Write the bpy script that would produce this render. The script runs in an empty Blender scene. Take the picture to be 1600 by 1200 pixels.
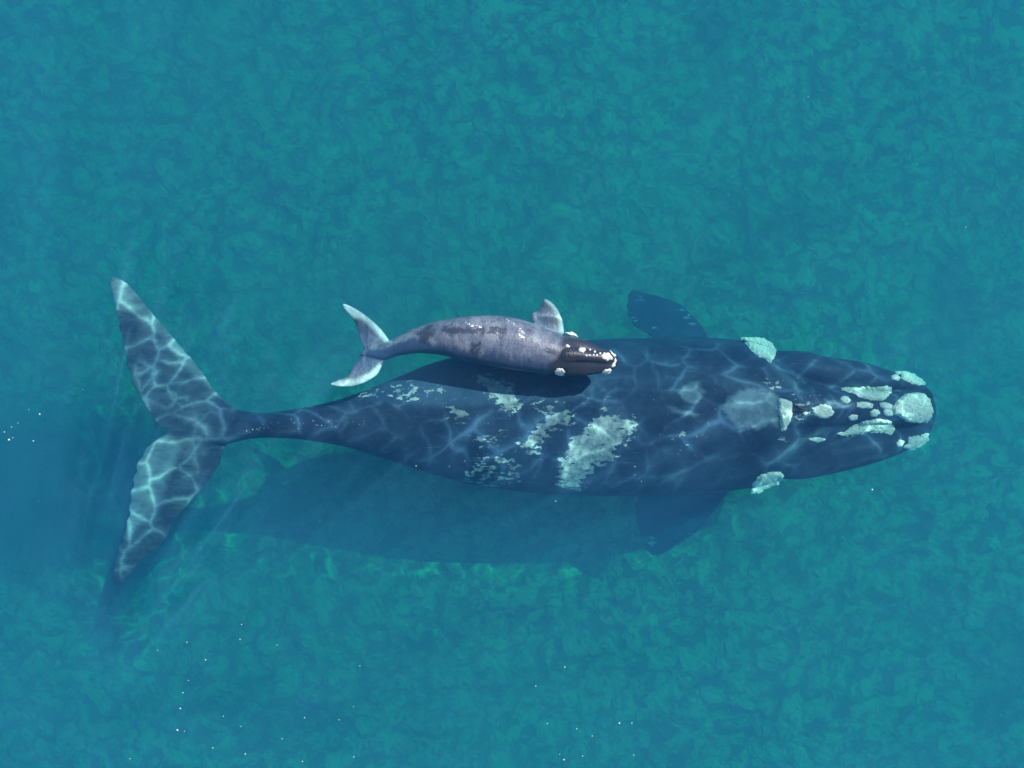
import bpy, bmesh, math, random
import numpy as np
from mathutils import Vector, noise
from mathutils.bvhtree import BVHTree
random.seed(7)
R = math.radians
scene = bpy.context.scene
COL = scene.collection

# ---------------------------------------------------------------- camera
CAM_Z, F = 13.0, 1256.0                      # metres above the water, focal length in photo pixels
cd = bpy.data.cameras.new('camera'); cam = bpy.data.objects.new('camera', cd); COL.objects.link(cam)
cam.location = (0, 0, CAM_Z); cam.rotation_euler = (0, 0, 0)
cd.sensor_width = 36; cd.lens = 36 * F / 1600; cd.clip_start = .1; cd.clip_end = 600
scene.camera = cam

# ---------------------------------------------------------------- sky and sun
TO_SUN = Vector((0.48, 0.40, 0.80)).normalized()
elev = math.asin(TO_SUN.z); rot = math.atan2(TO_SUN.x, TO_SUN.y)
w = bpy.data.worlds.new('World'); scene.world = w; w.use_nodes = True
nt = w.node_tree; bg = nt.nodes['Background']
sky = nt.nodes.new('ShaderNodeTexSky'); sky.sky_type = 'NISHITA'; sky.sun_disc = False
sky.sun_elevation = elev; sky.sun_rotation = rot; sky.air_density = 1.0; sky.dust_density = .6
nt.links.new(sky.outputs[0], bg.inputs[0]); bg.inputs[1].default_value = 0.10
sd = bpy.data.lights.new('sun', 'SUN'); sd.energy = 5.0; sd.angle = R(.13); sd.color = (1, .96, .9)
sun = bpy.data.objects.new('sun', sd); COL.objects.link(sun)
sun.rotation_euler = TO_SUN.to_track_quat('Z', 'Y').to_euler(); sun.location = TO_SUN * 40
scene.view_settings.view_transform = 'Standard'; scene.view_settings.look = 'None'
scene.view_settings.exposure = 1.0; scene.view_settings.gamma = 1
cy = scene.cycles
scene.render.engine = 'CYCLES'
cy.max_bounces = 5; cy.diffuse_bounces = 2; cy.glossy_bounces = 1; cy.transmission_bounces = 1
cy.volume_bounces = 2; cy.transparent_max_bounces = 6
cy.use_denoising = True; cy.sample_clamp_indirect = 3
cy.use_adaptive_sampling = False

# ---------------------------------------------------------------- helpers
def W(px, py, z):
    "photo pixel at height z -> world"
    s = (CAM_Z - z) / F
    return Vector(((px - 800) * s, (600 - py) * s, z))

def tag(o, label=None, cat=None, group=None, kind=None):
    if label: o['label'] = label
    if cat: o['category'] = cat
    if group: o['group'] = group
    if kind: o['kind'] = kind
    return o

def mesh_obj(name, verts, faces, mat, parent=None, smooth=True):
    me = bpy.data.meshes.new(name)
    me.from_pydata([tuple(v) for v in verts], [], faces); me.update()
    if smooth: me.polygons.foreach_set('use_smooth', [True] * len(me.polygons))
    o = bpy.data.objects.new(name, me); COL.objects.link(o)
    if mat: me.materials.append(mat)
    if parent: o.parent = parent
    return o

def smooth_interp(xs, ys, x):
    "monotone cubic (PCHIP) interpolation"
    xs = np.asarray(xs, float); ys = np.asarray(ys, float)
    h = np.diff(xs); d = np.diff(ys) / h
    m = np.zeros_like(ys); m[0] = d[0]; m[-1] = d[-1]
    for i in range(1, len(xs) - 1):
        if d[i-1] * d[i] > 0:
            w1 = 2*h[i] + h[i-1]; w2 = h[i] + 2*h[i-1]
            m[i] = (w1 + w2) / (w1/d[i-1] + w2/d[i])
    i = np.clip(np.searchsorted(xs, x) - 1, 0, len(xs) - 2)
    t = (x - xs[i]) / h[i]
    return ((1+2*t)*(1-t)**2*ys[i] + t*(1-t)**2*h[i]*m[i] + t*t*(3-2*t)*ys[i+1] + t*t*(t-1)*h[i]*m[i+1])

DZ = -.45                                    # how far the mother lies below the depths listed in her sections
def loft(sections, n=90, seg=40, dz=0.0):
    """sections: (px, y_upper, y_lower, z_top, z_wide, z_bottom, power). Returns verts, faces of a closed tube."""
    S = np.array(sections, float)
    xs = np.linspace(S[0, 0], S[-1, 0], n)
    # denser at the far (snout) end
    c = [smooth_interp(S[:, 0], S[:, k], xs) for k in range(1, 7)]
    V, Fc = [], []
    for i in range(n):
        yu, yl, zt, zm, zb, p = [q[i] for q in c]
        zt += dz; zm += dz; zb += dz
        s = (CAM_Z - zm) / F
        X = (xs[i] - 800) * s; cyy = (600 - (yu + yl) / 2) * s; hw = abs(yl - yu) / 2 * s
        for k in range(seg):
            a = 2 * math.pi * k / seg
            ca, sa = math.cos(a), math.sin(a)
            yy = cyy + hw * math.copysign(abs(ca) ** (2 / p), ca)
            hz = (zt - zm) if sa > 0 else (zm - zb)
            zz = zm + hz * math.copysign(abs(sa) ** (2 / p), sa)
            V.append((X, yy, zz))
    for i in range(n - 1):
        for k in range(seg):
            a, b = i*seg + k, i*seg + (k+1) % seg
            Fc.append((a, b, b + seg, a + seg))
    Fc.append(tuple(range(seg))[::-1]); Fc.append(tuple((n-1)*seg + k for k in range(seg)))
    return V, Fc

def resample(pts, n):
    P = np.array(pts, float); d = np.r_[0, np.cumsum(np.hypot(*np.diff(P, axis=0).T))]; d /= d[-1]
    t = np.linspace(0, 1, n)
    return np.c_[smooth_interp(d, P[:, 0], t), smooth_interp(d, P[:, 1], t)]

def blade(lead, trail, zs, ths, n=50, m=14, dz=0.0, rim=.012):
    "a fluke or flipper: airfoil sections between a leading and a trailing edge. zs, ths: (t, value) pairs root to tip"
    A, B = resample(lead, n), resample(trail, n)
    V, Fc = [], []
    seg = 2 * m
    for i in range(n):
        t = i / (n - 1)
        z = np.interp(t, [q[0] for q in zs], [q[1] for q in zs]); th = np.interp(t, [q[0] for q in ths], [q[1] for q in ths]); z += dz
        a, b = W(A[i, 0], A[i, 1], z), W(B[i, 0], B[i, 1], z)
        for k in range(seg):
            ang = 2 * math.pi * k / seg
            u = .5 - .5 * math.cos(ang)
            prof = 1.6 * (u ** .5) * (1 - u) ** .8
            hz = th * max(prof, .0) + rim * math.sin(math.pi * u) ** .6
            V.append(a.lerp(b, u) + Vector((0, 0, hz if ang <= math.pi else -hz)))
    for i in range(n - 1):
        for k in range(seg):
            a, b = i*seg + k, i*seg + (k+1) % seg
            Fc.append((a, b, b + seg, a + seg))
    Fc.append(tuple(range(seg))[::-1]); Fc.append(tuple((n-1)*seg + k for k in range(seg)))
    return V, Fc

def fuse(name, pieces, voxel, smooth_it, mat):
    "union of closed pieces into ONE continuous skin"
    V, Fc = [], []
    for v, f in pieces:
        b = len(V); V += [tuple(q) for q in v]; Fc += [tuple(b + i for i in q) for q in f]
    o = mesh_obj('tmp', V, Fc, None)
    bm = bmesh.new(); bm.from_mesh(o.data); bmesh.ops.recalc_face_normals(bm, faces=bm.faces); bm.to_mesh(o.data); bm.free()
    r = o.modifiers.new('r', 'REMESH'); r.mode = 'VOXEL'; r.voxel_size = voxel; r.adaptivity = 0
    s = o.modifiers.new('s', 'SMOOTH'); s.factor = .5; s.iterations = smooth_it
    dg = bpy.context.evaluated_depsgraph_get()
    me = bpy.data.meshes.new_from_object(o.evaluated_get(dg))
    bpy.data.objects.remove(o)
    me.name = name; me.materials.clear(); me.materials.append(mat)
    me.polygons.foreach_set('use_smooth', [True] * len(me.polygons))
    ob = bpy.data.objects.new(name, me); COL.objects.link(ob)
    return ob

def coords(me):
    a = np.empty(len(me.vertices) * 3); me.vertices.foreach_get('co', a); return a.reshape(-1, 3)

def to_px(C):
    s = F / (CAM_Z - C[:, 2])
    return C[:, 0] * s + 800, 600 - C[:, 1] * s

def poly_sd(px, py, poly):
    "signed distance (inside positive) of many points to a polygon"
    P = np.array(poly, float); Q = np.roll(P, -1, axis=0)
    best = np.full(px.shape, 1e9); inside = np.zeros(px.shape, bool)
    for (x0, y0), (x1, y1) in zip(P, Q):
        dx, dy = x1 - x0, y1 - y0
        t = np.clip(((px - x0)*dx + (py - y0)*dy) / (dx*dx + dy*dy + 1e-9), 0, 1)
        best = np.minimum(best, np.hypot(px - x0 - t*dx, py - y0 - t*dy))
        if y0 != y1:
            c = ((py < y0) != (py < y1)) & (px < (x1 - x0) * (py - y0) / (y1 - y0) + x0)
            inside ^= c
    return np.where(inside, best, -best)

def field(px, py, polys, cap=40):
    f = np.full(px.shape, -float(cap))
    for p in polys: f = np.maximum(f, poly_sd(px, py, p))
    return np.clip(f, -cap, cap) / cap

def set_attr(me, name, val):
    a = me.attributes.new(name, 'FLOAT', 'POINT'); a.data.foreach_set('value', np.asarray(val, np.float32))

def crop(ox, oy, k, pts): return [(ox + x*k, oy + y*k) for x, y in pts]
def C3(p): return crop(500, 440, .175, p)
def C4(p): return crop(760, 440, .15, p)
def C5(p): return crop(1120, 500, .2416, p)
def C6(p): return crop(560, 560, .275, p)
def C7(p): return crop(900, 440, .25, p)
def C8(p): return crop(1290, 560, .13333, p)

# ---------------------------------------------------------------- node helpers
class M:
    def __init__(s, name):
        s.m = bpy.data.materials.new(name); s.m.use_nodes = True; s.t = s.m.node_tree; s.t.nodes.clear()
        s.out = s.n('ShaderNodeOutputMaterial')
    def n(s, t, ins=None, **kw):
        x = s.t.nodes.new(t)
        for k, v in kw.items(): setattr(x, k, v)
        for k, v in (ins or {}).items():
            if isinstance(v, bpy.types.NodeSocket): s.t.links.new(v, x.inputs[k])
            else: x.inputs[k].default_value = v
        return x
    def math(s, op, a, b=0.0, c=None, clamp=False):
        ins = {0: a, 1: b}
        if c is not None: ins[2] = c
        return s.n('ShaderNodeMath', ins, operation=op, use_clamp=clamp).outputs[0]
    def mix(s, f, a, b):
        x = s.n('ShaderNodeMix', data_type='RGBA')
        for k, v in ((0, f), (6, a), (7, b)):
            if isinstance(v, bpy.types.NodeSocket): s.t.links.new(v, x.inputs[k])
            else: x.inputs[k].default_value = v if k == 0 or len(v) == 4 else (*v, 1)
        return x.outputs[2]
    def step(s, v, lo, hi, a=0.0, b=1.0):
        return s.n('ShaderNodeMapRange', {0: v, 1: lo, 2: hi, 3: a, 4: b}, interpolation_type='SMOOTHSTEP').outputs[0]
    def noise(s, vec, scale, detail=4, rough=.55, dist=0.0):
        return s.n('ShaderNodeTexNoise', {'Vector': vec, 'Scale': scale, 'Detail': detail, 'Roughness': rough, 'Distortion': dist})
    def attr(s, name): return s.n('ShaderNodeAttribute', attribute_name=name).outputs['Fac']
    def pos(s): return s.n('ShaderNodeNewGeometry').outputs['Position']
    def vadd(s, a, b, op='ADD'):
        return s.n('ShaderNodeVectorMath', {0: a, 1: b}, operation=op).outputs[0]
    def scale(s, a, k):
        return s.n('ShaderNodeVectorMath', {0: a, 'Scale': k}, operation='SCALE').outputs[0]

def warp(m, vec, scale, amt):
    q = m.noise(vec, scale, 2).outputs['Color']
    return m.vadd(vec, m.scale(m.vadd(q, (.5, .5, .5), 'SUBTRACT'), amt))

# ---------------------------------------------------------------- the water: a body of water filled with a volume
SEA_BED = -6.0
def water():
    m = M('sea_water')
    # red dies within a few metres, green carries on, blue scatters back
    v = m.n('ShaderNodeVolumePrincipled', {'Color': (.080, .165, .345, 1), 'Density': .47, 'Absorption Color': (0, .765, .87, 1), 'Anisotropy': 0.0})
    m.t.links.new(v.outputs[0], m.out.inputs['Volume'])
    h, b, t = 150, SEA_BED - 1.6, 0.0
    V = [(x, y, z) for z in (b, t) for x, y in ((-h, -h), (h, -h), (h, h), (-h, h))]
    Fc = [(3, 2, 1, 0), (4, 5, 6, 7), (0, 1, 5, 4), (1, 2, 6, 5), (2, 3, 7, 6), (3, 0, 4, 7)]
    o = mesh_obj('water', V, Fc, m.m, smooth=False); tag(o, 'clear blue green sea water over the whales', kind='structure')
water()

# ---------------------------------------------------------------- added unseen gobo above the camera, patterning sunlight into a caustic net
def caustic_gobo():
    m = M('caustic_gobo_pattern')
    tc = m.n('ShaderNodeTexCoord').outputs['Object']
    p = warp(m, tc, .45, 1.1)
    p = warp(m, p, 1.7, .28)
    p2 = m.n('ShaderNodeMapping', {'Vector': p, 'Scale': (1.0, 1.25, 1)}).outputs[0]
    def net(vec, sc, wd):
        v = m.n('ShaderNodeTexVoronoi', {'Vector': vec, 'Scale': sc, 'Randomness': 1.0}, feature='DISTANCE_TO_EDGE', voronoi_dimensions='2D')
        d = v.outputs['Distance']
        return m.math('POWER', m.math('DIVIDE', wd, m.math('ADD', d, wd)), 1.7)
    a = net(p2, 1.6, .042)
    b = net(m.vadd(warp(m, tc, 1.1, .6), (13.7, 4.2, 0)), 2.2, .045)
    va = m.step(m.noise(tc, .8, 2).outputs[0], .38, .68, .15, 1.0)
    vb = m.step(m.noise(m.vadd(tc, (7, 3, 1)), 1.1, 2).outputs[0], .5, .75, 0, .6)
    line = m.math('ADD', m.math('MULTIPLY', a, va), m.math('MULTIPLY', b, vb))
    soft = m.step(m.noise(tc, 1.6, 2).outputs[0], .3, .7, -.05, .08)
    val = m.math('ADD', m.math('MULTIPLY_ADD', line, 1.7, .11), soft, clamp=True)
    # full net contrast only where rays reach the big whale; milder tint elsewhere
    sx = m.n('ShaderNodeSeparateXYZ', {0: tc})
    def inside(c, a, b, lo, hi):
        dx = m.math('DIVIDE', m.math('SUBTRACT', sx.outputs[0], c.x + .5), a); dy = m.math('DIVIDE', m.math('SUBTRACT', sx.outputs[1], c.y + .42), b)
        return m.step(m.math('ADD', m.math('MULTIPLY', dx, dx), m.math('MULTIPLY', dy, dy)), lo, hi, 1, 0)
    tail = inside(W(262, 672, -1.2), 1.5, 3.0, .8, 1.5)
    near = m.math('MAXIMUM', inside(W(880, 650, -.9), 6.9, 1.5, .75, 1.5), tail)
    broken = m.math('MULTIPLY', line, m.step(m.noise(m.vadd(tc, (3, 9, 2)), 1.3, 3).outputs[0], .37, .58, .15, 1.2))
    val = m.n('ShaderNodeMix', {0: tail, 2: m.math('ADD', m.math('MULTIPLY_ADD', broken, 1.9, .18), soft, clamp=True), 3: m.math('MULTIPLY_ADD', line, 2.1, .12, clamp=True)}).outputs[0]
    mild = m.math('ADD', m.step(m.noise(p, 1.1, 2).outputs[0], .3, .7, .26, .38), m.math('MULTIPLY', line, .15))
    val = m.n('ShaderNodeMix', {0: near, 2: mild, 3: val}).outputs[0]
    # even tint in the gobo over the calf, so no net falls there
    c = W(765, 540, 0)
    dx = m.math('DIVIDE', m.math('SUBTRACT', sx.outputs[0], c.x), 2.5)
    dy = m.math('DIVIDE', m.math('SUBTRACT', sx.outputs[1], c.y), .55)
    rr = m.math('ADD', m.math('MULTIPLY', dx, dx), m.math('MULTIPLY', dy, dy))
    outside_calf = m.step(rr, .7, 1.5, 0, 1)
    k = m.n('ShaderNodeMix', {0: outside_calf, 2: .56, 3: val}).outputs[0]
    tr = m.n('ShaderNodeBsdfTransparent', {'Color': m.n('ShaderNodeCombineColor', {0: k, 1: k, 2: k}).outputs[0]})
    m.t.links.new(tr.outputs[0], m.out.inputs['Surface'])
    o = mesh_obj('caustic_gobo', [(-60, -60, 0), (60, -60, 0), (60, 60, 0), (-60, 60, 0)], [(0, 1, 2, 3)], m.m, smooth=False)
    h = 14.0; o.location = TO_SUN * (h / TO_SUN.z)
    tag(o, 'added unseen gobo sheet high above the sea that dapples the sunlight', kind='structure')
caustic_gobo()

# ---------------------------------------------------------------- sea bed
def seabed():
    m = M('sea_bed_stones_and_algae')
    g = m.pos()
    p = warp(m, g, .5, .9); p = warp(m, p, 1.8, .28); p = warp(m, p, 5, .08)
    big = m.noise(g, .16, 3, .6).outputs[0]
    mid = m.noise(p, 2.7, 6, .66, .15).outputs[0]
    vo = m.n('ShaderNodeTexVoronoi', {'Vector': p, 'Scale': 2.9, 'Smoothness': .25}, feature='SMOOTH_F1', voronoi_dimensions='2D').outputs['Distance']
    ring = m.math('SINE', m.math('MULTIPLY', vo, 17.0))
    vo2 = m.n('ShaderNodeTexVoronoi', {'Vector': warp(m, g, 1.6, .8), 'Scale': 2.2}, feature='F1', voronoi_dimensions='2D').outputs['Distance']
    t = m.math('MULTIPLY_ADD', ring, .045, mid)
    t = m.math('MULTIPLY_ADD', m.math('SUBTRACT', vo, .4), -.42, t)
    base = m.mix(m.step(t, .36, .62), (.075, .235, .16), (.27, .55, .30))
    base = m.mix(m.step(vo2, .13, .05, 0, .45), base, (.60, .80, .36))
    dark = m.step(m.noise(p, 4.2, 3, .6, .2).outputs[0], .57, .68, 0, .85)
    base = m.mix(dark, base, (.03, .12, .11))
    base = m.mix(m.step(big, .35, .7, 0, .45), base, (.25, .42, .30))
    weed = m.step(m.noise(m.vadd(p, (21, 5, 0)), .42, 5, .62).outputs[0], .52, .68, 0, .55)
    base = m.mix(weed, base, (.04, .15, .10))
    green_spots = m.step(m.noise(m.vadd(p, (3, 31, 0)), 2.3, 4, .65, .3).outputs[0], .66, .74, 0, .7)
    base = m.mix(green_spots, base, (.62, .85, .38))
    # soft shade left of the tail, painted into the bed colour
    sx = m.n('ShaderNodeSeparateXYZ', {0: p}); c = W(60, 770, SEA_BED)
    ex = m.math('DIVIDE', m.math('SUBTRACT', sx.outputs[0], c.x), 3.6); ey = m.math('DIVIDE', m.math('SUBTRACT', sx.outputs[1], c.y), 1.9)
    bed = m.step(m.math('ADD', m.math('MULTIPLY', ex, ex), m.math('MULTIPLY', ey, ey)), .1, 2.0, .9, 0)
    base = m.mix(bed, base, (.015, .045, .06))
    base = m.mix(m.step(sx.outputs[0], 6, -13, 0, .25), base, (.05, .19, .14))  # darker to the left, painted to mimic the uneven sky reflection
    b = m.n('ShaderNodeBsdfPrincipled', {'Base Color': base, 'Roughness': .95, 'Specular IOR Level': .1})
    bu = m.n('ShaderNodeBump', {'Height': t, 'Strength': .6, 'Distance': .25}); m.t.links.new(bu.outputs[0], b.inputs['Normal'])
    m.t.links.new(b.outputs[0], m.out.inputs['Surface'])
    # grid, dense under the picture
    a = np.linspace(-1, 1, 261); a = np.sign(a) * (np.abs(a) * 15 + np.abs(a) ** 7 * 125)
    V, Fc = [], []
    n = len(a)
    for j, y in enumerate(a):
        for i, x in enumerate(a):
            z = SEA_BED + .16 * noise.noise(Vector((x*.9, y*.9, 0))) + .35 * noise.noise(Vector((x*.2, y*.2, 4))) + .07 * noise.noise(Vector((x*2.6, y*2.6, 9)))
            V.append((x, y, z))
    for j in range(n-1):
        for i in range(n-1):
            k = j*n + i; Fc.append((k, k+1, k+1+n, k+n))
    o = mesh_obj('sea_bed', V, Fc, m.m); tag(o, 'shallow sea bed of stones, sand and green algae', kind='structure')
seabed()

# ---------------------------------------------------------------- materials of the whales
def mat_mother():
    m = M('black_whale_skin')
    g = m.pos()
    scr = m.noise(m.n('ShaderNodeMapping', {'Vector': g, 'Rotation': (0, 0, .35), 'Scale': (1.3, 16, 9)}).outputs[0], 1.4, 3, .5, .6).outputs[0]
    scr2 = m.noise(m.n('ShaderNodeMapping', {'Vector': g, 'Rotation': (0, 0, -.8), 'Scale': (1.6, 20, 9)}).outputs[0], 1.2, 3, .5, .6).outputs[0]
    scratch = m.math('MAXIMUM', m.step(scr, .69, .73), m.step(scr2, .71, .75))
    fine = m.noise(m.n('ShaderNodeMapping', {'Vector': g, 'Scale': (7, 13, 9)}).outputs[0], 1.0, 5, .62).outputs[0]
    ff = m.math('SUBTRACT', fine, .5)
    hole = m.step(m.noise(m.n('ShaderNodeMapping', {'Vector': g, 'Scale': (5, 11, 8)}).outputs[0], 1.1, 4, .6).outputs[0], .60, .64, 0, 2)
    pale = m.step(m.math('SUBTRACT', m.math('MULTIPLY_ADD', ff, 3.2, m.attr('pale')), hole), -.02, .05)
    rag = m.step(m.math('MULTIPLY_ADD', ff, 3.2, m.math('MULTIPLY_ADD', m.attr('ragged'), 1.0, -.24)), 0, .08)
    spk = m.step(m.math('MULTIPLY_ADD', m.noise(g, 14, 3, .6).outputs[0], 1.0, m.math('MULTIPLY', m.attr('speck'), .09)), .76, .80)
    sc = m.math('MAXIMUM', m.math('MAXIMUM', pale, rag), m.math('MULTIPLY', spk, .8))
    tone = m.noise(g, 1.4, 4, .6).outputs[0]
    blk = m.mix(m.step(tone, .3, .7), (.024, .048, .112), (.046, .084, .160))  # navy tone paints in the blue of sky reflection and haze
    blk = m.mix(m.math('MULTIPLY', scratch, .35), blk, (.20, .24, .30))
    blk = m.mix(m.step(m.noise(g, 3.4, 7, .75).outputs[0], .52, .72, 0, .45), blk, (.085, .115, .17))
    soft = m.mix(m.math('MULTIPLY', m.step(m.math('MULTIPLY_ADD', ff, .9, m.attr('soft')), .0, .65, 0, .9), m.step(m.noise(g, 3.5, 4, .65).outputs[0], .32, .62, .45, 1)), blk, (.26, .35, .45))
    soft = m.mix(m.math('MULTIPLY', m.attr('streak'), .45), soft, (.12, .24, .25))
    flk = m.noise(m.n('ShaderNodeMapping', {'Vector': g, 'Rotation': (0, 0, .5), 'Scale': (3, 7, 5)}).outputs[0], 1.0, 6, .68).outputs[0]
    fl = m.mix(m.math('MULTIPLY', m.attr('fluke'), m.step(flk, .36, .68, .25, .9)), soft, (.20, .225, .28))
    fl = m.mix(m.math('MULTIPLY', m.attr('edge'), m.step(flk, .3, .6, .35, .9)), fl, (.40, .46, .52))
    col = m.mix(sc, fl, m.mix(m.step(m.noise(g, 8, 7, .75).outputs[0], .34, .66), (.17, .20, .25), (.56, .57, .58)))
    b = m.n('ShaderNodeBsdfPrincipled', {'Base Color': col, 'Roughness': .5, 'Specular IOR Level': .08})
    bu = m.n('ShaderNodeBump', {'Height': m.noise(g, 7, 5, .6).outputs[0], 'Strength': .25, 'Distance': .05}); m.t.links.new(bu.outputs[0], b.inputs['Normal'])
    m.t.links.new(b.outputs[0], m.out.inputs['Surface'])
    return m.m

def mat_callosity(name, c0, c1, scale):
    m = M(name); g = m.pos()
    v = m.n('ShaderNodeTexVoronoi', {'Vector': warp(m, g, scale*1.5, .02), 'Scale': scale}, feature='F1').outputs['Distance']
    t = m.math('MULTIPLY_ADD', m.noise(g, scale*.7, 5, .7).outputs[0], 1.0, m.math('MULTIPLY', v, -.35))
    col = m.mix(m.step(t, .14, .34), c0, c1)
    b = m.n('ShaderNodeBsdfPrincipled', {'Base Color': col, 'Roughness': .85, 'Specular IOR Level': .2})
    bu = m.n('ShaderNodeBump', {'Height': t, 'Strength': .7, 'Distance': .02}); m.t.links.new(bu.outputs[0], b.inputs['Normal'])
    m.t.links.new(b.outputs[0], m.out.inputs['Surface']); return m.m

def mat_calf():
    m = M('grey_calf_skin'); g = m.pos()
    wr = m.n('ShaderNodeMapping', {'Vector': g, 'Scale': (9, 2.2, 3)}).outputs[0]
    wrinkle = m.math('MULTIPLY_ADD', m.noise(g, 6, 6, .7).outputs[0], .6, m.math('MULTIPLY', m.noise(wr, 1.3, 5, .65, .8).outputs[0], .4))
    blot = m.noise(g, 9, 8, .78, .3).outputs[0]
    base = m.mix(m.step(wrinkle, .35, .65), (.070, .098, .165), (.130, .172, .26))
    base = m.mix(m.step(m.noise(g, 3.2, 8, .72, .3).outputs[0], .46, .62, 0, .75), base, (.225, .27, .345))
    grain = m.noise(g, 45, 4, .7).outputs[0]
    base = m.mix(m.step(grain, .50, .70, 0, .45), base, (.07, .085, .13))
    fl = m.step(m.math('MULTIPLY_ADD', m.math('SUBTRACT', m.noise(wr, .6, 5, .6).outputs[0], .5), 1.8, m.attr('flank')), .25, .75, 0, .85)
    base = m.mix(fl, base, (.018, .055, .15))  # blue of the covering water painted into the lower flank and tail
    dk = m.step(m.math('MULTIPLY_ADD', m.math('SUBTRACT', blot, .5), 3.6, m.attr('dark')), -.08, .25, 0, .9)
    base = m.mix(dk, base, (.026, .042, .085))
    base = m.mix(m.attr('head'), base, m.mix(m.noise(g, 5, 4).outputs[0], (.012, .022, .048), (.038, .050, .09)))
    sp = m.step(m.math('MULTIPLY_ADD', m.attr('fleck'), .30, m.noise(g, 26, 3, .6).outputs[0]), .80, .86)
    base = m.mix(sp, base, (.75, .77, .8))  # white flecks along the back double as painted highlights
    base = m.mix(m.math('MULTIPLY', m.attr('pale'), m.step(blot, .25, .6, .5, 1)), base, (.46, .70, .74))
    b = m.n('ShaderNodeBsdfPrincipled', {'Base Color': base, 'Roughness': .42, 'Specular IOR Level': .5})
    hgt = m.math('ADD', wrinkle, m.math('MULTIPLY', m.noise(g, 30, 3).outputs[0], .3))
    bu = m.n('ShaderNodeBump', {'Height': hgt, 'Strength': .55, 'Distance': .03}); m.t.links.new(bu.outputs[0], b.inputs['Normal'])
    m.t.links.new(b.outputs[0], m.out.inputs['Surface']); return m.m

# ---------------------------------------------------------------- callosities and small body parts
def make_bvh(o):
    me = o.data
    return BVHTree.FromPolygons([v.co for v in me.vertices], [p.vertices[:] for p in me.polygons])

def callosity(name, poly, bvh, mat, parent, H=.05, step=1.6, fallback=None, rough=.4, label=None, seed=0, grow=0.0):
    P = np.array(poly); x0, y0 = P.min(0) - 1; x1, y1 = P.max(0) + 1
    nx, ny = int((x1-x0)/step) + 2, int((y1-y0)/step) + 2
    gx, gy = np.meshgrid(x0 + np.arange(nx)*step, y0 + np.arange(ny)*step)
    wob = np.array([[noise.noise(Vector((a*.22, b*.22, seed))) for a, b in zip(r, s)] for r, s in zip(gx, gy)]) * min(2.2, .12*min(x1-x0, y1-y0))
    sd = poly_sd(gx, gy, poly) + wob + grow
    eye = Vector((0, 0, CAM_Z))
    edge = max(2.0, min(5.0, sd.max()*.6))
    idx = -np.ones(gx.shape, int); V = []; pts = {}
    hits = {}
    for j in range(ny):
        for i in range(nx):
            if sd[j, i] > -step*.7:
                d = (W(gx[j, i], gy[j, i], 0) - eye).normalized()
                loc, nor, _, _ = bvh.ray_cast(eye, d)
                hits[(j, i)] = (loc, nor)
    zz = [h[0].z for h in hits.values() if h[0] is not None]
    zr = fallback if fallback is not None else (sum(zz)/len(zz) if zz else -1)
    top = []
    for (j, i), (loc, nor) in hits.items():
        if loc is None or (fallback is not None and loc.z < fallback - .25):
            loc = W(gx[j, i], gy[j, i], zr); nor = Vector((0, 0, 1))
        e = max(0.0, min(1.0, (sd[j, i] + .3) / edge)); e = e*e*(3-2*e)
        n1 = noise.noise(Vector((loc.x*9, loc.y*9, seed))) ; n2 = noise.noise(Vector((loc.x*30, loc.y*30, seed+5)))
        H2 = H * .7; h = H2 * e * (1 + rough*.5*n1) + H2*.6*rough*n2*e - .012*(1-e)
        up = (nor + Vector((0, 0, 1.2))).normalized()
        idx[j, i] = len(top); top.append((loc + up*h*.7, loc - Vector((0, 0, .05))))
    Fc = []; N = len(top)
    used = {}
    for j in range(ny-1):
        for i in range(nx-1):
            q = (idx[j, i], idx[j+1, i], idx[j+1, i+1], idx[j, i+1])
            if min(q) < 0: continue
            Fc.append(q); Fc.append(tuple(k + N for k in q[::-1]))
            for a, b in ((0, 1), (1, 2), (2, 3), (3, 0)):
                e = (q[a], q[b])
                if (e[1], e[0]) in used: used.pop((e[1], e[0]))
                else: used[e] = 1
    for a, b in used: Fc.append((b, a, a + N, b + N))
    if not Fc: return None
    V = [t[0] for t in top] + [t[1] for t in top]
    o = mesh_obj(name, V, Fc, mat, parent)
    bm = bmesh.new(); bm.from_mesh(o.data)
    bmesh.ops.delete(bm, geom=[v for v in bm.verts if not v.link_faces], context='VERTS'); bm.to_mesh(o.data); bm.free()
    if label: o['label'] = label
    return o

def disc(cx, cy, r, n=10): return [(cx + r*math.cos(2*math.pi*k/n), cy + r*math.sin(2*math.pi*k/n)) for k in range(n)]

def slit(name, pts, r, bvh, mat, parent):
    "a slender curved ridge or groove lying on the skin"
    P = resample(pts, 14); V, Fc = [], []; eye = Vector((0, 0, CAM_Z)); seg = 8; C = []
    for a, b in P:
        loc, nor, _, _ = bvh.ray_cast(eye, (W(a, b, 0) - eye).normalized())
        C.append(loc if loc is not None else W(a, b, -.5))
    n = len(C)
    for i, c in enumerate(C):
        d = (C[min(i+1, n-1)] - C[max(i-1, 0)]).normalized(); side = d.cross(Vector((0, 0, 1))).normalized(); up = side.cross(d)
        rr = r * math.sin(math.pi * (i + .5) / n) ** .6
        for k in range(seg):
            a = 2*math.pi*k/seg; V.append(c + side*rr*math.cos(a) + up*rr*.7*math.sin(a))
    for i in range(n-1):
        for k in range(seg):
            a, b = i*seg+k, i*seg+(k+1) % seg; Fc.append((a, b, b+seg, a+seg))
    Fc.append(tuple(range(seg))[::-1]); Fc.append(tuple((n-1)*seg+k for k in range(seg)))
    return mesh_obj(name, V, Fc, mat, parent)

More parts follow.
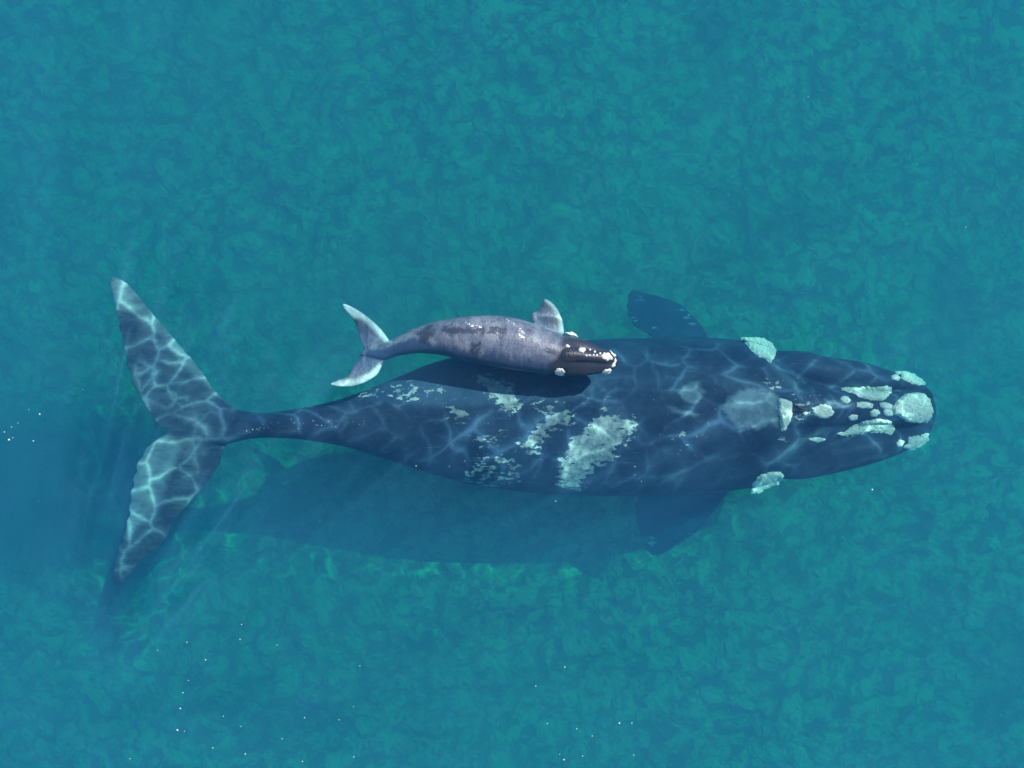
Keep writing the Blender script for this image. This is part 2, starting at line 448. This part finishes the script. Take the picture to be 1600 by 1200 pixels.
# ================================================================ THE MOTHER
def mother():
    mat = mat_mother()
    # px, y upper, y lower, z top, z widest, z bottom, power
    body = [
        (300, 646, 694, -.66, -.74, -.84, 2.0),
        (345, 636, 695, -.55, -.71, -.90, 2.0),
        (385, 643, 687, -.42, -.67, -.97, 2.0),
        (410, 645, 684, -.38, -.66, -1.0, 2.0),
        (450, 641, 685, -.28, -.68, -1.15, 2.0),
        (520, 627, 694, -.24, -.78, -1.45, 2.0),
        (600, 598, 716, -.30, -1.0, -1.95, 2.0),
        (680, 566, 742, -.36, -1.18, -2.35, 2.05),
        (780, 543, 764, -.40, -1.32, -2.65, 2.1),
        (880, 533, 773, -.40, -1.38, -2.75, 2.1),
        (980, 529, 775, -.36, -1.38, -2.70, 2.1),
        (1080, 527, 771, -.30, -1.32, -2.55, 2.1),
        (1150, 531, 765, -.28, -1.25, -2.40, 2.1),
        (1200, 544, 753, -.30, -1.22, -2.30, 2.1),
        (1240, 566, 738, -.36, -1.22, -2.20, 2.0),
        (1300, 585, 705, -.48, -1.25, -2.05, 2.0),
        (1360, 600, 690, -.62, -1.3, -1.9, 2.0),
        (1400, 615, 670, -.9, -1.35, -1.7, 2.0),
    ]
    # lower jaw with its bowed lips
    jaw = [
        (1190, 560, 735, -1.05, -1.35, -2.1, 2.2),
        (1215, 548, 748, -.85, -1.15, -2.2, 2.3),
        (1245, 548, 749, -.80, -1.05, -2.2, 2.4),
        (1290, 557, 742, -.80, -1.02, -2.15, 2.4),
        (1340, 564, 730, -.80, -1.02, -2.0, 2.4),
        (1380, 575, 718, -.80, -1.02, -1.85, 2.3),
        (1415, 588, 703, -.82, -1.04, -1.65, 2.2),
        (1440, 601, 687, -.86, -1.06, -1.45, 2.1),
        (1454, 616, 670, -.92, -1.07, -1.3, 2.0),
        (1460, 632, 650, -1.0, -1.08, -1.2, 2.0),
    ]
    lip_u = [
        (1195, 562, 584, -.80, -.95, -1.3, 2.0), (1215, 550, 592, -.62, -.92, -1.4, 2.0), (1245, 548, 600, -.52, -.88, -1.5, 2.0),
        (1290, 557, 606, -.48, -.86, -1.5, 2.0), (1340, 565, 609, -.48, -.86, -1.4, 2.0), (1380, 576, 611, -.52, -.88, -1.3, 2.0),
        (1415, 589, 613, -.60, -.90, -1.3, 2.0), (1440, 602, 618, -.70, -.94, -1.25, 2.0), (1453, 615, 624, -.85, -1.0, -1.2, 2.0)]
    lip_l = [
        (1195, 712, 736, -.80, -.95, -1.3, 2.0), (1215, 700, 748, -.62, -.92, -1.4, 2.0), (1245, 690, 749, -.52, -.88, -1.5, 2.0),
        (1290, 680, 742, -.48, -.86, -1.5, 2.0), (1340, 673, 730, -.48, -.86, -1.4, 2.0), (1380, 668, 718, -.52, -.88, -1.3, 2.0),
        (1415, 665, 703, -.60, -.90, -1.3, 2.0), (1440, 660, 687, -.70, -.94, -1.25, 2.0), (1453, 652, 668, -.85, -1.0, -1.2, 2.0)]
    # arched upper jaw (rostrum)
    rost = [
        (1160, 600, 690, -.55, -.75, -1.2, 2.0),
        (1210, 598, 682, -.24, -.62, -1.1, 2.0),
        (1240, 598, 676, -.18, -.58, -1.1, 2.0),
        (1290, 607, 668, -.20, -.52, -1.1, 2.0),
        (1340, 612, 662, -.28, -.55, -1.1, 2.0),
        (1380, 614, 660, -.38, -.60, -1.1, 2.0),
        (1415, 612, 663, -.46, -.66, -1.15, 2.1),
        (1440, 617, 658, -.54, -.74, -1.15, 2.1),
        (1456, 628, 646, -.72, -.84, -1.1, 2.0),
    ]
    up = blade([(408, 664), (385, 645), (365, 634), (350, 622), (336, 608), (322, 588), (305, 565), (285, 542), (262, 515), (240, 490), (215, 459), (192, 437), (178, 432)],
               [(262, 676), (253, 670), (243, 662), (231, 645), (219, 625), (208, 605), (200, 580), (192, 545), (185, 510), (177, 470), (171, 444), (173, 434)],
               [(0, -.74), (.3, -.80), (.7, -.70), (1, -.55)], [(0, .11), (.3, .07), (.7, .045), (1, .02)], dz=DZ, rim=.026)
    lo = blade([(408, 664), (375, 684), (356, 694), (349, 708), (344, 726), (332, 744), (314, 768), (300, 784), (284, 801), (272, 820), (264, 836), (245, 858), (222, 876), (208, 894), (194, 910), (184, 916)],
               [(262, 676), (250, 682), (237, 690), (222, 706), (212, 726), (206, 750), (202, 775), (200, 800), (192, 830), (183, 858), (177, 885), (175, 902), (178, 914)],
               [(0, -.74), (.3, -.82), (.7, -.95), (1, -1.1)], [(0, .11), (.3, .07), (.7, .045), (1, .02)], dz=DZ, rim=.026)
    fu = blade([(1112, 560), (1108, 530), (1100, 512), (1085, 494), (1062, 474), (1030, 462), (1005, 456), (990, 452)],
               [(1020, 570), (1016, 530), (1003, 519), (988, 510), (981, 498), (978, 480), (980, 462), (985, 454)],
               [(0, -1.6), (.4, -2.6), (1, -3.6)], [(0, .13), (.6, .07), (1, .03)], dz=DZ, rim=.026)
    fd = blade([(1150, 730), (1140, 765), (1128, 785), (1114, 803), (1100, 822), (1080, 838), (1058, 852), (1035, 866), (1020, 868)],
               [(1010, 730), (1000, 770), (990, 790), (990, 806), (996, 826), (1002, 845), (1008, 858), (1016, 866)],
               [(0, -1.7), (.4, -2.8), (1, -3.9)], [(0, .13), (.6, .07), (1, .03)], dz=DZ, rim=.026)
    o = fuse('whale', [loft(body, 150, 64, DZ), loft(jaw, 70, 56, DZ), loft(rost, 70, 40, DZ), loft(lip_u, 60, 32, DZ), loft(lip_l, 60, 32, DZ), up, lo, fu, fd], .028, 6, mat)
    tag(o, 'huge black right whale with white callosities and pale back patches, under the calf', 'whale')
    me = o.data; C = coords(me)
    # gentle folds of the skin
    px, py = to_px(C)
    nz = np.empty(len(me.vertices)*3, np.float32); me.vertices.foreach_get('normal', nz); topm = nz.reshape(-1, 3)[:, 2] > .02
    patches = [
        C6([(665,100),(740,95),(790,125),(860,130),(880,190),(900,250),(930,285),(850,300),(800,260),(740,200),(700,140)]),
        C6([(1060,300),(1200,300),(1230,360),(1140,370),(1090,400),(1060,440),(1010,530),(960,520),(915,490),(960,450),(1020,410),(1050,360)]),
        C6([(1380,320),(1470,330),(1560,350),(1550,420),(1480,490),(1450,570),(1360,600),(1290,660),(1250,740),(1130,720),(1140,640),(1170,550),(1220,450),(1300,380)]),
        C6([(1060,262),(1110,262),(1120,285),(1070,285)]),
        C6([(570,300),(610,300),(640,330),(560,360),(540,330)]),
    ]
    ragged = [
        C6([(600,590),(700,520),(830,545),(930,600),(920,700),(760,740),(600,690)]),
        C6([(170,190),(260,140),(330,150),(380,240),(280,245),(180,235)]),
        C6([(380,180),(500,160),(480,210),(400,235)]),
        C6([(490,270),(600,260),(650,350),(560,380),(510,330)]),
        C6([(640,450),(760,430),(830,410),(800,480),(690,520)]),
        C3([(600,930),(820,900),(940,1050),(760,1060)]),
        C3([(960,960),(1120,940),(1060,1050),(970,1050)]),
        C6([(990,240),(1060,240),(1250,330),(1230,370),(1000,290)]),
        C6([(1380,290),(1450,290),(1590,360),(1580,470),(1480,520)]),
        C7([(600,990),(660,980),(740,1080),(640,1070)]),
        C7([(640,930),(690,930),(690,970),(640,970)]),
        C6([(0,160),(140,170),(120,210),(0,230)]),
        C5([(300,375),(410,372),(420,450),(310,450)]), C5([(465,475),(600,470),(620,570),(520,560)]), C5([(500,600),(610,590),(610,650),(520,660)]), C5([(350,735),(440,750),(430,785),(360,770)]),
    ]
    ragged += [C7([(360,100),(420,95),(430,130),(370,140)]), C7([(330,190),(370,200),(400,290),(345,265)]), C7([(640,180),(700,190),(800,320),(740,300)]), C7([(480,280),(530,270),(540,300),(490,310)]),
               crop(900, 620, .25, [(400,860),(470,850),(520,990),(430,960)]), crop(900, 620, .25, [(640,900),(760,830),(770,870),(640,940)])]
    speck = [
        C6([(150,120),(1000,120),(1150,300),(900,520),(500,460),(380,300),(160,300)]),
        C6([(1000,180),(1560,180),(1600,500),(1350,300),(1100,300)]),
        C7([(420,560),(900,620),(1100,930),(1000,1000),(560,1120),(330,900)]),
        C7([(1100,560),(1600,560),(1600,1100),(1100,1050)]),
    ]
    softp = [
        C5([(60,500),(150,450),(240,436),(320,446),(405,490),(402,600),(398,700),(340,675),(270,712),(220,690),(150,715),(80,640),(30,570)]),
        C5([(690,505),(790,520),(890,560),(850,575),(700,560)]),
        C7([(670,640),(760,620),(810,690),(760,770),(680,750),(640,700)]),
        C7([(560,770),(780,830),(760,850),(600,820)]),
    ]
    set_attr(me, 'pale', np.where(topm, field(px, py, patches, 20), -1))
    set_attr(me, 'ragged', np.where(topm, np.clip(field(px, py, ragged, 22), -1, .12), -1))
    set_attr(me, 'speck', np.where(topm, np.clip(field(px, py, speck, 30)*3, 0, 1), 0))
    streak = [C5([(335,275),(365,285),(530,435),(540,455),(505,445)]), C5([(405,905),(480,820),(690,695),(695,703),(560,790),(430,915)]), C5([(800,405),(1000,430),(1000,436),(860,425)])]
    set_attr(me, 'streak', np.clip(field(px, py, streak, 8) + .55, 0, 1))
    set_attr(me, 'soft', np.clip(field(px, py, softp, 26)*1.7 + .22, 0, 1))
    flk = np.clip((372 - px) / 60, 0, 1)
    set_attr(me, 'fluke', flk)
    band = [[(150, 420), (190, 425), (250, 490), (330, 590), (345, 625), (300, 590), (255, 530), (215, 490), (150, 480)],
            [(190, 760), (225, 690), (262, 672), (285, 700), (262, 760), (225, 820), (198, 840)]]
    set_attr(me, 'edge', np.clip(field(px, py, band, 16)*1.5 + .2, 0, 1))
    bvh = make_bvh(o)
    cm = mat_callosity('pale_callosity', (.48, .50, .42), (.97, .98, .93), 60)
    k = 'callosity'
    L = [
        (C8([(780,610),(800,560),(850,500),(930,430),(1070,405),(1160,430),(1210,490),(1245,600),(1220,700),(1180,745),(1000,750),(900,700),(840,660),(790,650)]), .13, None, 'large round pale callosity on the snout tip'),
        (C8([(190,350),(250,345),(390,350),(480,335),(600,345),(720,325),(765,350),(765,390),(700,460),(650,490),(540,485),(440,460),(340,410),(240,380),(195,370)]), .09, None, 'long tapering callosity on the upper lip edge'),
        (C8([(140,880),(230,860),(330,790),(450,745),(600,715),(720,725),(790,770),(800,840),(770,880),(650,860),(500,860),(390,880),(260,905),(180,910)]), .09, None, 'long curved callosity on the lower lip edge'),
        (C8([(180,470),(210,445),(260,455),(285,490),(250,520),(200,510)]), .05, None, None),
        (C8([(370,520),(450,515),(550,540),(540,575),(440,575),(370,560)]), .05, None, None),
        (C8([(640,520),(700,520),(780,550),(760,590),(700,590),(650,560)]), .05, None, None),
        (C8([(525,630),(570,600),(620,610),(635,640),(590,675),(540,670)]), .05, None, None),
        (C8([(690,610),(740,600),(790,630),(780,670),(720,670),(685,640)]), .05, None, None),
        (C8([(270,690),(320,665),(370,670),(360,705),(300,720)]), .04, None, None),
        (C8([(820,165),(930,155),(1000,180),(1100,235),(1165,290),(1130,310),(1040,300),(960,270),(890,230),(900,190)]), .07, -1.4, 'narrow bright callosity beside the chin'),
        (C8([(775,210),(820,190),(870,225),(850,255),(790,240)]), .04, None, None),
        (C8([(975,930),(1080,905),(1110,930),(1150,880),(1200,880),(1205,940),(1150,1000),(1090,1040),(960,1065),(910,1040),(980,1000)]), .07, -1.45, 'knobbly callosity beside the chin'),
        (C8([(835,990),(880,955),(920,975),(900,1020),(850,1025)]), .04, -1.45, None),
        (C5([(400,510),(440,515),(485,535),(488,600),(470,660),(440,710),(420,720),(415,650),(400,590)]), .07, None, 'upright callosity behind the blowholes'),
        (C5([(620,570),(680,545),(740,560),(758,600),(720,635),(660,630),(620,600)]), .07, None, 'oval callosity in front of the blowholes'),
        (C5([(160,115),(220,116),(310,125),(360,160),(382,200),(370,235),(345,280),(320,245),(270,235),(220,185)]), .10, -1.4, 'large callosity above the right eye'),
        (C5([(220,1110),(235,1060),(280,1010),(340,985),(410,985),(430,1010),(415,1045),(350,1075),(300,1095),(270,1120)]), .10, -1.4, 'large callosity above the left eye'),
        (C5([(600,770),(660,760),(700,772),(650,790)]), .03, None, None),
        (C5([(560,600),(575,590),(585,605),(570,612)]), .02, None, None),
    ]
    for i, (poly, H, fb, lab) in enumerate(L):
        callosity(k, poly, bvh, cm, o, H, 1.2, fb, .45, lab, i*3.1, 2.0)
    md = M('blowhole_slit'); b = md.n('ShaderNodeBsdfPrincipled', {'Base Color': (.012, .014, .02, 1), 'Roughness': .5}); md.t.links.new(b.outputs[0], md.out.inputs[0])
    slit('blowhole', C5([(490, 545), (520, 562), (560, 575), (600, 578)]), .03, bvh, md.m, o)
    slit('blowhole', C5([(490, 598), (520, 592), (560, 586), (600, 584)]), .03, bvh, md.m, o)
    return o

# ================================================================ THE CALF
def calf():
    mat = mat_calf()
    body = [
        (562, 549, 556, -.46, -.50, -.55, 2.0),
        (575, 546, 559, -.42, -.50, -.58, 2.0),
        (598, 537, 563, -.36, -.50, -.64, 2.0),
        (622, 526, 556, -.26, -.44, -.66, 2.0),
        (657, 509, 552, -.12, -.36, -.72, 2.0),
        (690, 500, 555, -.02, -.32, -.80, 2.0),
        (720, 495, 563, .06, -.30, -.85, 2.0),
        (760, 492, 571, .10, -.28, -.90, 2.05),
        (800, 496, 578, .12, -.27, -.90, 2.05),
        (830, 504, 582, .12, -.26, -.86, 2.05),
        (856, 515, 584, .11, -.26, -.80, 2.05),
        (885, 526, 584, .09, -.25, -.72, 2.0),
        (905, 535, 578, .05, -.25, -.66, 2.0),
        (930, 547, 575, -.02, -.28, -.56, 2.0),
    ]
    jaw = [
        (872, 530, 582, -.08, -.28, -.6, 2.2),
        (890, 525, 587, .00, -.22, -.66, 2.3),
        (912, 531, 587, .02, -.18, -.64, 2.4),
        (935, 541, 584, .00, -.18, -.56, 2.3),
        (950, 547, 581, -.03, -.18, -.48, 2.2),
        (960, 554, 576, -.08, -.20, -.40, 2.1),
        (966, 561, 569, -.14, -.22, -.32, 2.0),
    ]
    rost = [
        (868, 544, 570, .06, -.10, -.3, 2.0),
        (885, 541, 569, .14, -.04, -.3, 2.0),
        (905, 544, 566, .13, -.02, -.3, 2.0),
        (930, 549, 567, .09, -.04, -.3, 2.0),
        (948, 550, 569, .05, -.08, -.3, 2.0),
        (960, 555, 567, -.02, -.12, -.3, 2.0),
    ]
    up = blade([(612, 545), (609, 533), (600, 519), (588, 506), (575, 495), (561, 485), (548, 478), (538, 474)],
               [(572, 552), (569, 546), (563, 535), (559, 520), (554, 505), (545, 492), (537, 482), (534, 476)],
               [(0, -.50), (.4, -.44), (1, -.30)], [(0, .035), (.5, .022), (1, .008)], 34, 10)
    lo = blade([(606, 552), (600, 566), (596, 575), (590, 585), (578, 594), (562, 601), (545, 604.5), (530, 604.5), (520, 602)],
               [(572, 552), (562, 560), (553, 567), (549, 576), (543, 586), (534, 591), (526, 594), (518, 598), (515, 600)],
               [(0, -.50), (.4, -.40), (1, -.22)], [(0, .035), (.5, .022), (1, .008)], 34, 10)
    fu = blade([(878, 540), (882, 522), (881, 508), (877, 494), (871, 482), (863, 473), (856, 468), (852, 467)],
               [(838, 535), (834, 508), (829, 498), (830, 491), (838, 485), (844, 479), (847, 471), (849, 467)],
               [(0, -.30), (.4, -.32), (1, -.36)], [(0, .045), (.6, .03), (1, .01)], 30, 10)
    fl = blade([(868, 560), (872, 575), (868, 583), (860, 588), (850, 590)],
               [(835, 560), (834, 575), (836, 583), (840, 588), (846, 590)],
               [(0, -.5), (.4, -.62), (1, -.85)], [(0, .045), (.6, .03), (1, .01)], 24, 10)
    o = fuse('whale_calf', [loft(body, 120, 48), loft(jaw, 50, 44), loft(rost, 50, 32), up, lo, fu, fl], .0125, 5, mat)
    tag(o, 'small grey whale calf at the surface, swimming over the big whale\'s back', 'whale calf')
    me = o.data; C = coords(me); px, py = to_px(C)
    dark = [C3([(860,440),(960,400),(1020,420),(1010,500),(930,560),(880,590)]),
            C3([(1090,400),(1250,390),(1420,450),(1330,470),(1150,480),(1060,430)]),
            C3([(1400,420),(1600,390),(1600,470),(1450,480)]), C3([(1340,560),(1430,540),(1420,690),(1360,690)]),
            C4([(40,480),(210,470),(230,550),(130,570),(40,520)]), C4([(260,500),(310,510),(300,560),(265,550)]),
            C4([(620,660),(720,680),(740,760),(660,770),(600,710)]), C4([(400,500),(440,510),(430,540)])]
    set_attr(me, 'dark', np.clip(field(px, py, dark, 14), -.42, .7))
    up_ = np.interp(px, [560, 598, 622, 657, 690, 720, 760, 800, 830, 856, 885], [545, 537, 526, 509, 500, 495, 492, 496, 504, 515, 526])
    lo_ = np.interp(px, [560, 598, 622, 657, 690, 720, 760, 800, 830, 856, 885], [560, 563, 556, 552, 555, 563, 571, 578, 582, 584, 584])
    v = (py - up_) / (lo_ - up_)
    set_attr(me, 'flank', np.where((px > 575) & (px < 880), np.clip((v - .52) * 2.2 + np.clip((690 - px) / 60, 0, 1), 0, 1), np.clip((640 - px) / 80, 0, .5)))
    hd = [C4([(770,620),(800,560),(900,570),(1000,580),(1400,700),(1420,1000),(800,1010),(640,960),(640,870),(720,790),(760,700)])]
    set_attr(me, 'head', np.clip(field(px, py, hd, 10)*1.2 + .4, 0, 1))
    fk = [C4([(130,350),(260,390),(380,470),(440,580),(400,640),(320,600),(330,480),(220,430)]), C4([(200,690),(260,640),(290,660),(230,710)]),
          C3([(1240,330),(1440,380),(1460,430),(1330,420)])]
    set_attr(me, 'fleck', np.clip(field(px, py, fk, 10)*1.5 + .4, 0, 1))
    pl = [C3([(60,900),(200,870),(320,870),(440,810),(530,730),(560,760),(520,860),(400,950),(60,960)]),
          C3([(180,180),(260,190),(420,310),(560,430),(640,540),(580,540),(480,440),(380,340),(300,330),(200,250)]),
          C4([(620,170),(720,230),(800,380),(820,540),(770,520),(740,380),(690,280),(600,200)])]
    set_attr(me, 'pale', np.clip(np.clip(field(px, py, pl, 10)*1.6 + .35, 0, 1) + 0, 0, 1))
    bvh = make_bvh(o)
    cm = mat_callosity('white_calf_callosity', (.45, .44, .42), (.86, .86, .84), 60)
    L = [
        (C4([(815,535),(830,526),(900,526),(940,548),(958,578),(870,570)]), .05, -.22, 'white callosity above the right eye'),
        (C4([(695,930),(730,895),(790,895),(830,940),(800,980),(730,975)]), .04, -.22, 'round white callosity above the left eye'),
        (C4([(955,700),(985,675),(1030,685),(1042,715),(1010,742),(965,732)]), .035, None, 'round white callosity behind the blowholes'),
        (C4([(826,655),(850,645),(880,680),(850,694),(826,684)]), .02, None, None),
        (C4([(1195,760),(1230,732),(1280,738),(1322,780),(1312,820),(1260,838),(1210,812),(1190,785)]), .045, None, 'large white callosity on the snout tip'),
        (C4([(1285,712),(1340,755),(1367,820),(1345,885),(1305,905),(1290,880),(1325,835),(1332,790),(1300,745)]), .02, -.2, 'pale rim round the snout'),
        (C4([(1195,945),(1230,910),(1290,905),(1312,925),(1270,962),(1210,962)]), .035, -.2, 'white callosity beside the chin'),
    ] + [(C4(disc(a, b, 15)), .02, None, None) for a, b in ((1075,765),(1118,762),(1152,765),(1130,730),(1186,746),(1045,771),(1080,708))]
    md = M('calf_blowhole_slit'); b = md.n('ShaderNodeBsdfPrincipled', {'Base Color': (.02, .018, .035, 1), 'Roughness': .5}); md.t.links.new(b.outputs[0], md.out.inputs[0])
    slit('blowhole', C4([(840, 725), (870, 722), (900, 712)]), .016, bvh, md.m, o)
    slit('blowhole', C4([(840, 758), (870, 768), (900, 780)]), .016, bvh, md.m, o)
    for i, (poly, H, fb, lab) in enumerate(L):
        callosity('callosity', poly, bvh, cm, o, H, .55, fb, .35, lab, 50 + i*2.3)
    return o

mother(); calf()

# ---------------------------------------------------------------- sun glints and foam, both built as white blobs on the surface
def flecks():
    m = M('white_foam_glint'); b = m.n('ShaderNodeBsdfPrincipled', {'Base Color': (.9, .93, .95, 1), 'Roughness': .5}); m.t.links.new(b.outputs[0], m.out.inputs[0])
    pts = [(14,687,2.4),(62,647,2.2),(7,675,1.5),(52,689,1.4),(18,667,1.1),(28,661,1),(45,640,1),(20,684,1),(130,609,1),(60,783,.8)]
    pts += [(200+x*.25, 900+y*.25, r) for x, y, r in ((710,303,1.3),(700,396,1.3),(368,414,1.2),(485,524,1.6),(184,464,1.1),(596,428,.9),(684,480,.9),(932,432,1.1),(923,293,.9),(1364,206,1),(1449,562,1.2),(343,729,1.3),(327,828,1.7),(309,963,2.0),(353,970,1.1),(343,898,1),(377,653,1.1),(426,690,.9),(574,761,1),(686,751,1),(595,877,1.3),(705,940,1.1),(963,1017,1.1),(887,990,.9),(530,1074,1.3),(733,1112,1.4),(811,1138,1),(1090,1159,1.5),(1411,1131,1.4),(1409,816,1.1),(1103,886,1.2),(1320,899,1.1),(1009,652,.8),(1428,520,.8),(13,1142,1.3))]
    pts += [(800+x*.25, 900+y*.25, r) for x, y, r in ((330,570,1.5),(148,688,1.3),(132,747,1),(220,922,1.5),(404,955,1.4),(501,1000,1.3),(671,920,2.0),(749,918,1.2),(760,1119,1.4),(324,1148,1.7),(297,1114,1.2),(441,1125,1.2),(165,1023,1),(457,1002,.9),(592,630,.8),(399,646,.9),(1108,520,1),(1139,275,1),(674,118,.9),(944,970,.8),(1176,831,.8))]
    pts = [q for q in pts if q[2] >= 1.1 or q[0] < 140]
    pts += [(1363,765,2.0),(868,783,1.4),(650,728,1.2),(702,729,1),(992,729,1.2),(1263,151,1),(1509,355,1.1),(468,614,1),(992,742,1),(1002,752,1)]
    LONE = {(130, 609): 'left of the notch between the tail flukes', (60, 783): 'left of the lower tail fluke', (1363, 765): 'below the big whale\'s lower jaw',
            (868, 783): 'just below the middle of the big whale\'s body', (650, 728): 'on the lower edge of the body where the tail begins', (702, 729): 'left of the mottled patches low on the flank',
            (992, 729): 'right of the largest pale patch, low on the flank', (1263, 151): 'high up on open water, right of centre', (1509, 355): 'on open water above and right of the snout',
            (468, 614): 'between the upper tail fluke and the calf\'s tail', (992, 742): 'right of the largest pale patch, lower of a close pair', (1002, 752): 'right of the largest pale patch, just under the close pair'}
    n_open = len(pts)
    # foam over the tail stock's wake
    for _ in range(45):
        t = random.random(); x = 372 + 225*t; y = 676 - 16*math.sin(min(1, t*1.8)*1.57) + random.gauss(0, 3.2)
        pts.append((x, y, random.uniform(.35, .8)))
    proto = None
    for i, (x, y, r) in enumerate(pts):
        if proto is None or i % 5 == 0:
            bm = bmesh.new(); bmesh.ops.create_icosphere(bm, subdivisions=2, radius=1)
            for v in bm.verts:
                v.co *= 1 + .35*noise.noise(v.co*1.7 + Vector((i, 0, 0))); v.co.z *= .45
            me = bpy.data.meshes.new('foam_glint_fleck'); bm.to_mesh(me); bm.free(); me.materials.append(m.m)
            me.polygons.foreach_set('use_smooth', [True]*len(me.polygons)); proto = me
        o = bpy.data.objects.new('foam_glint_fleck', proto); COL.objects.link(o)
        o.location = W(x, y, .004); s = r * .0065; o.scale = (s*random.uniform(.9, 1.4), s, s); o.rotation_euler.z = random.uniform(0, 3)
        if i == 0: tag(o, 'largest white sparkle and foam fleck, at the left edge of the picture', 'foam')
        elif i == 1: tag(o, 'bright sparkle and foam fleck above the largest one at the left edge', 'foam')
        elif i < 8: tag(o, 'tiny sparkle and foam fleck close around the largest fleck at the left edge', 'foam', 'sparkle and foam flecks at the left edge')
        elif i >= n_open: tag(o, 'tiny white foam fleck in the streak over the big whale\'s narrow tail stock', 'foam', 'foam flecks over the tail stock')
        elif y > 890 and x < 640: tag(o, 'tiny white foam fleck on open water below the big whale\'s tail', 'foam', 'sparkle and foam flecks on open water below the tail')
        elif y > 890: tag(o, 'tiny white foam fleck on open water below the big whale\'s belly', 'foam', 'sparkle and foam flecks on open water below the belly')
        else: tag(o, f'lone tiny sparkle and foam fleck {LONE[(round(x), y)]}', 'foam')
flecks()
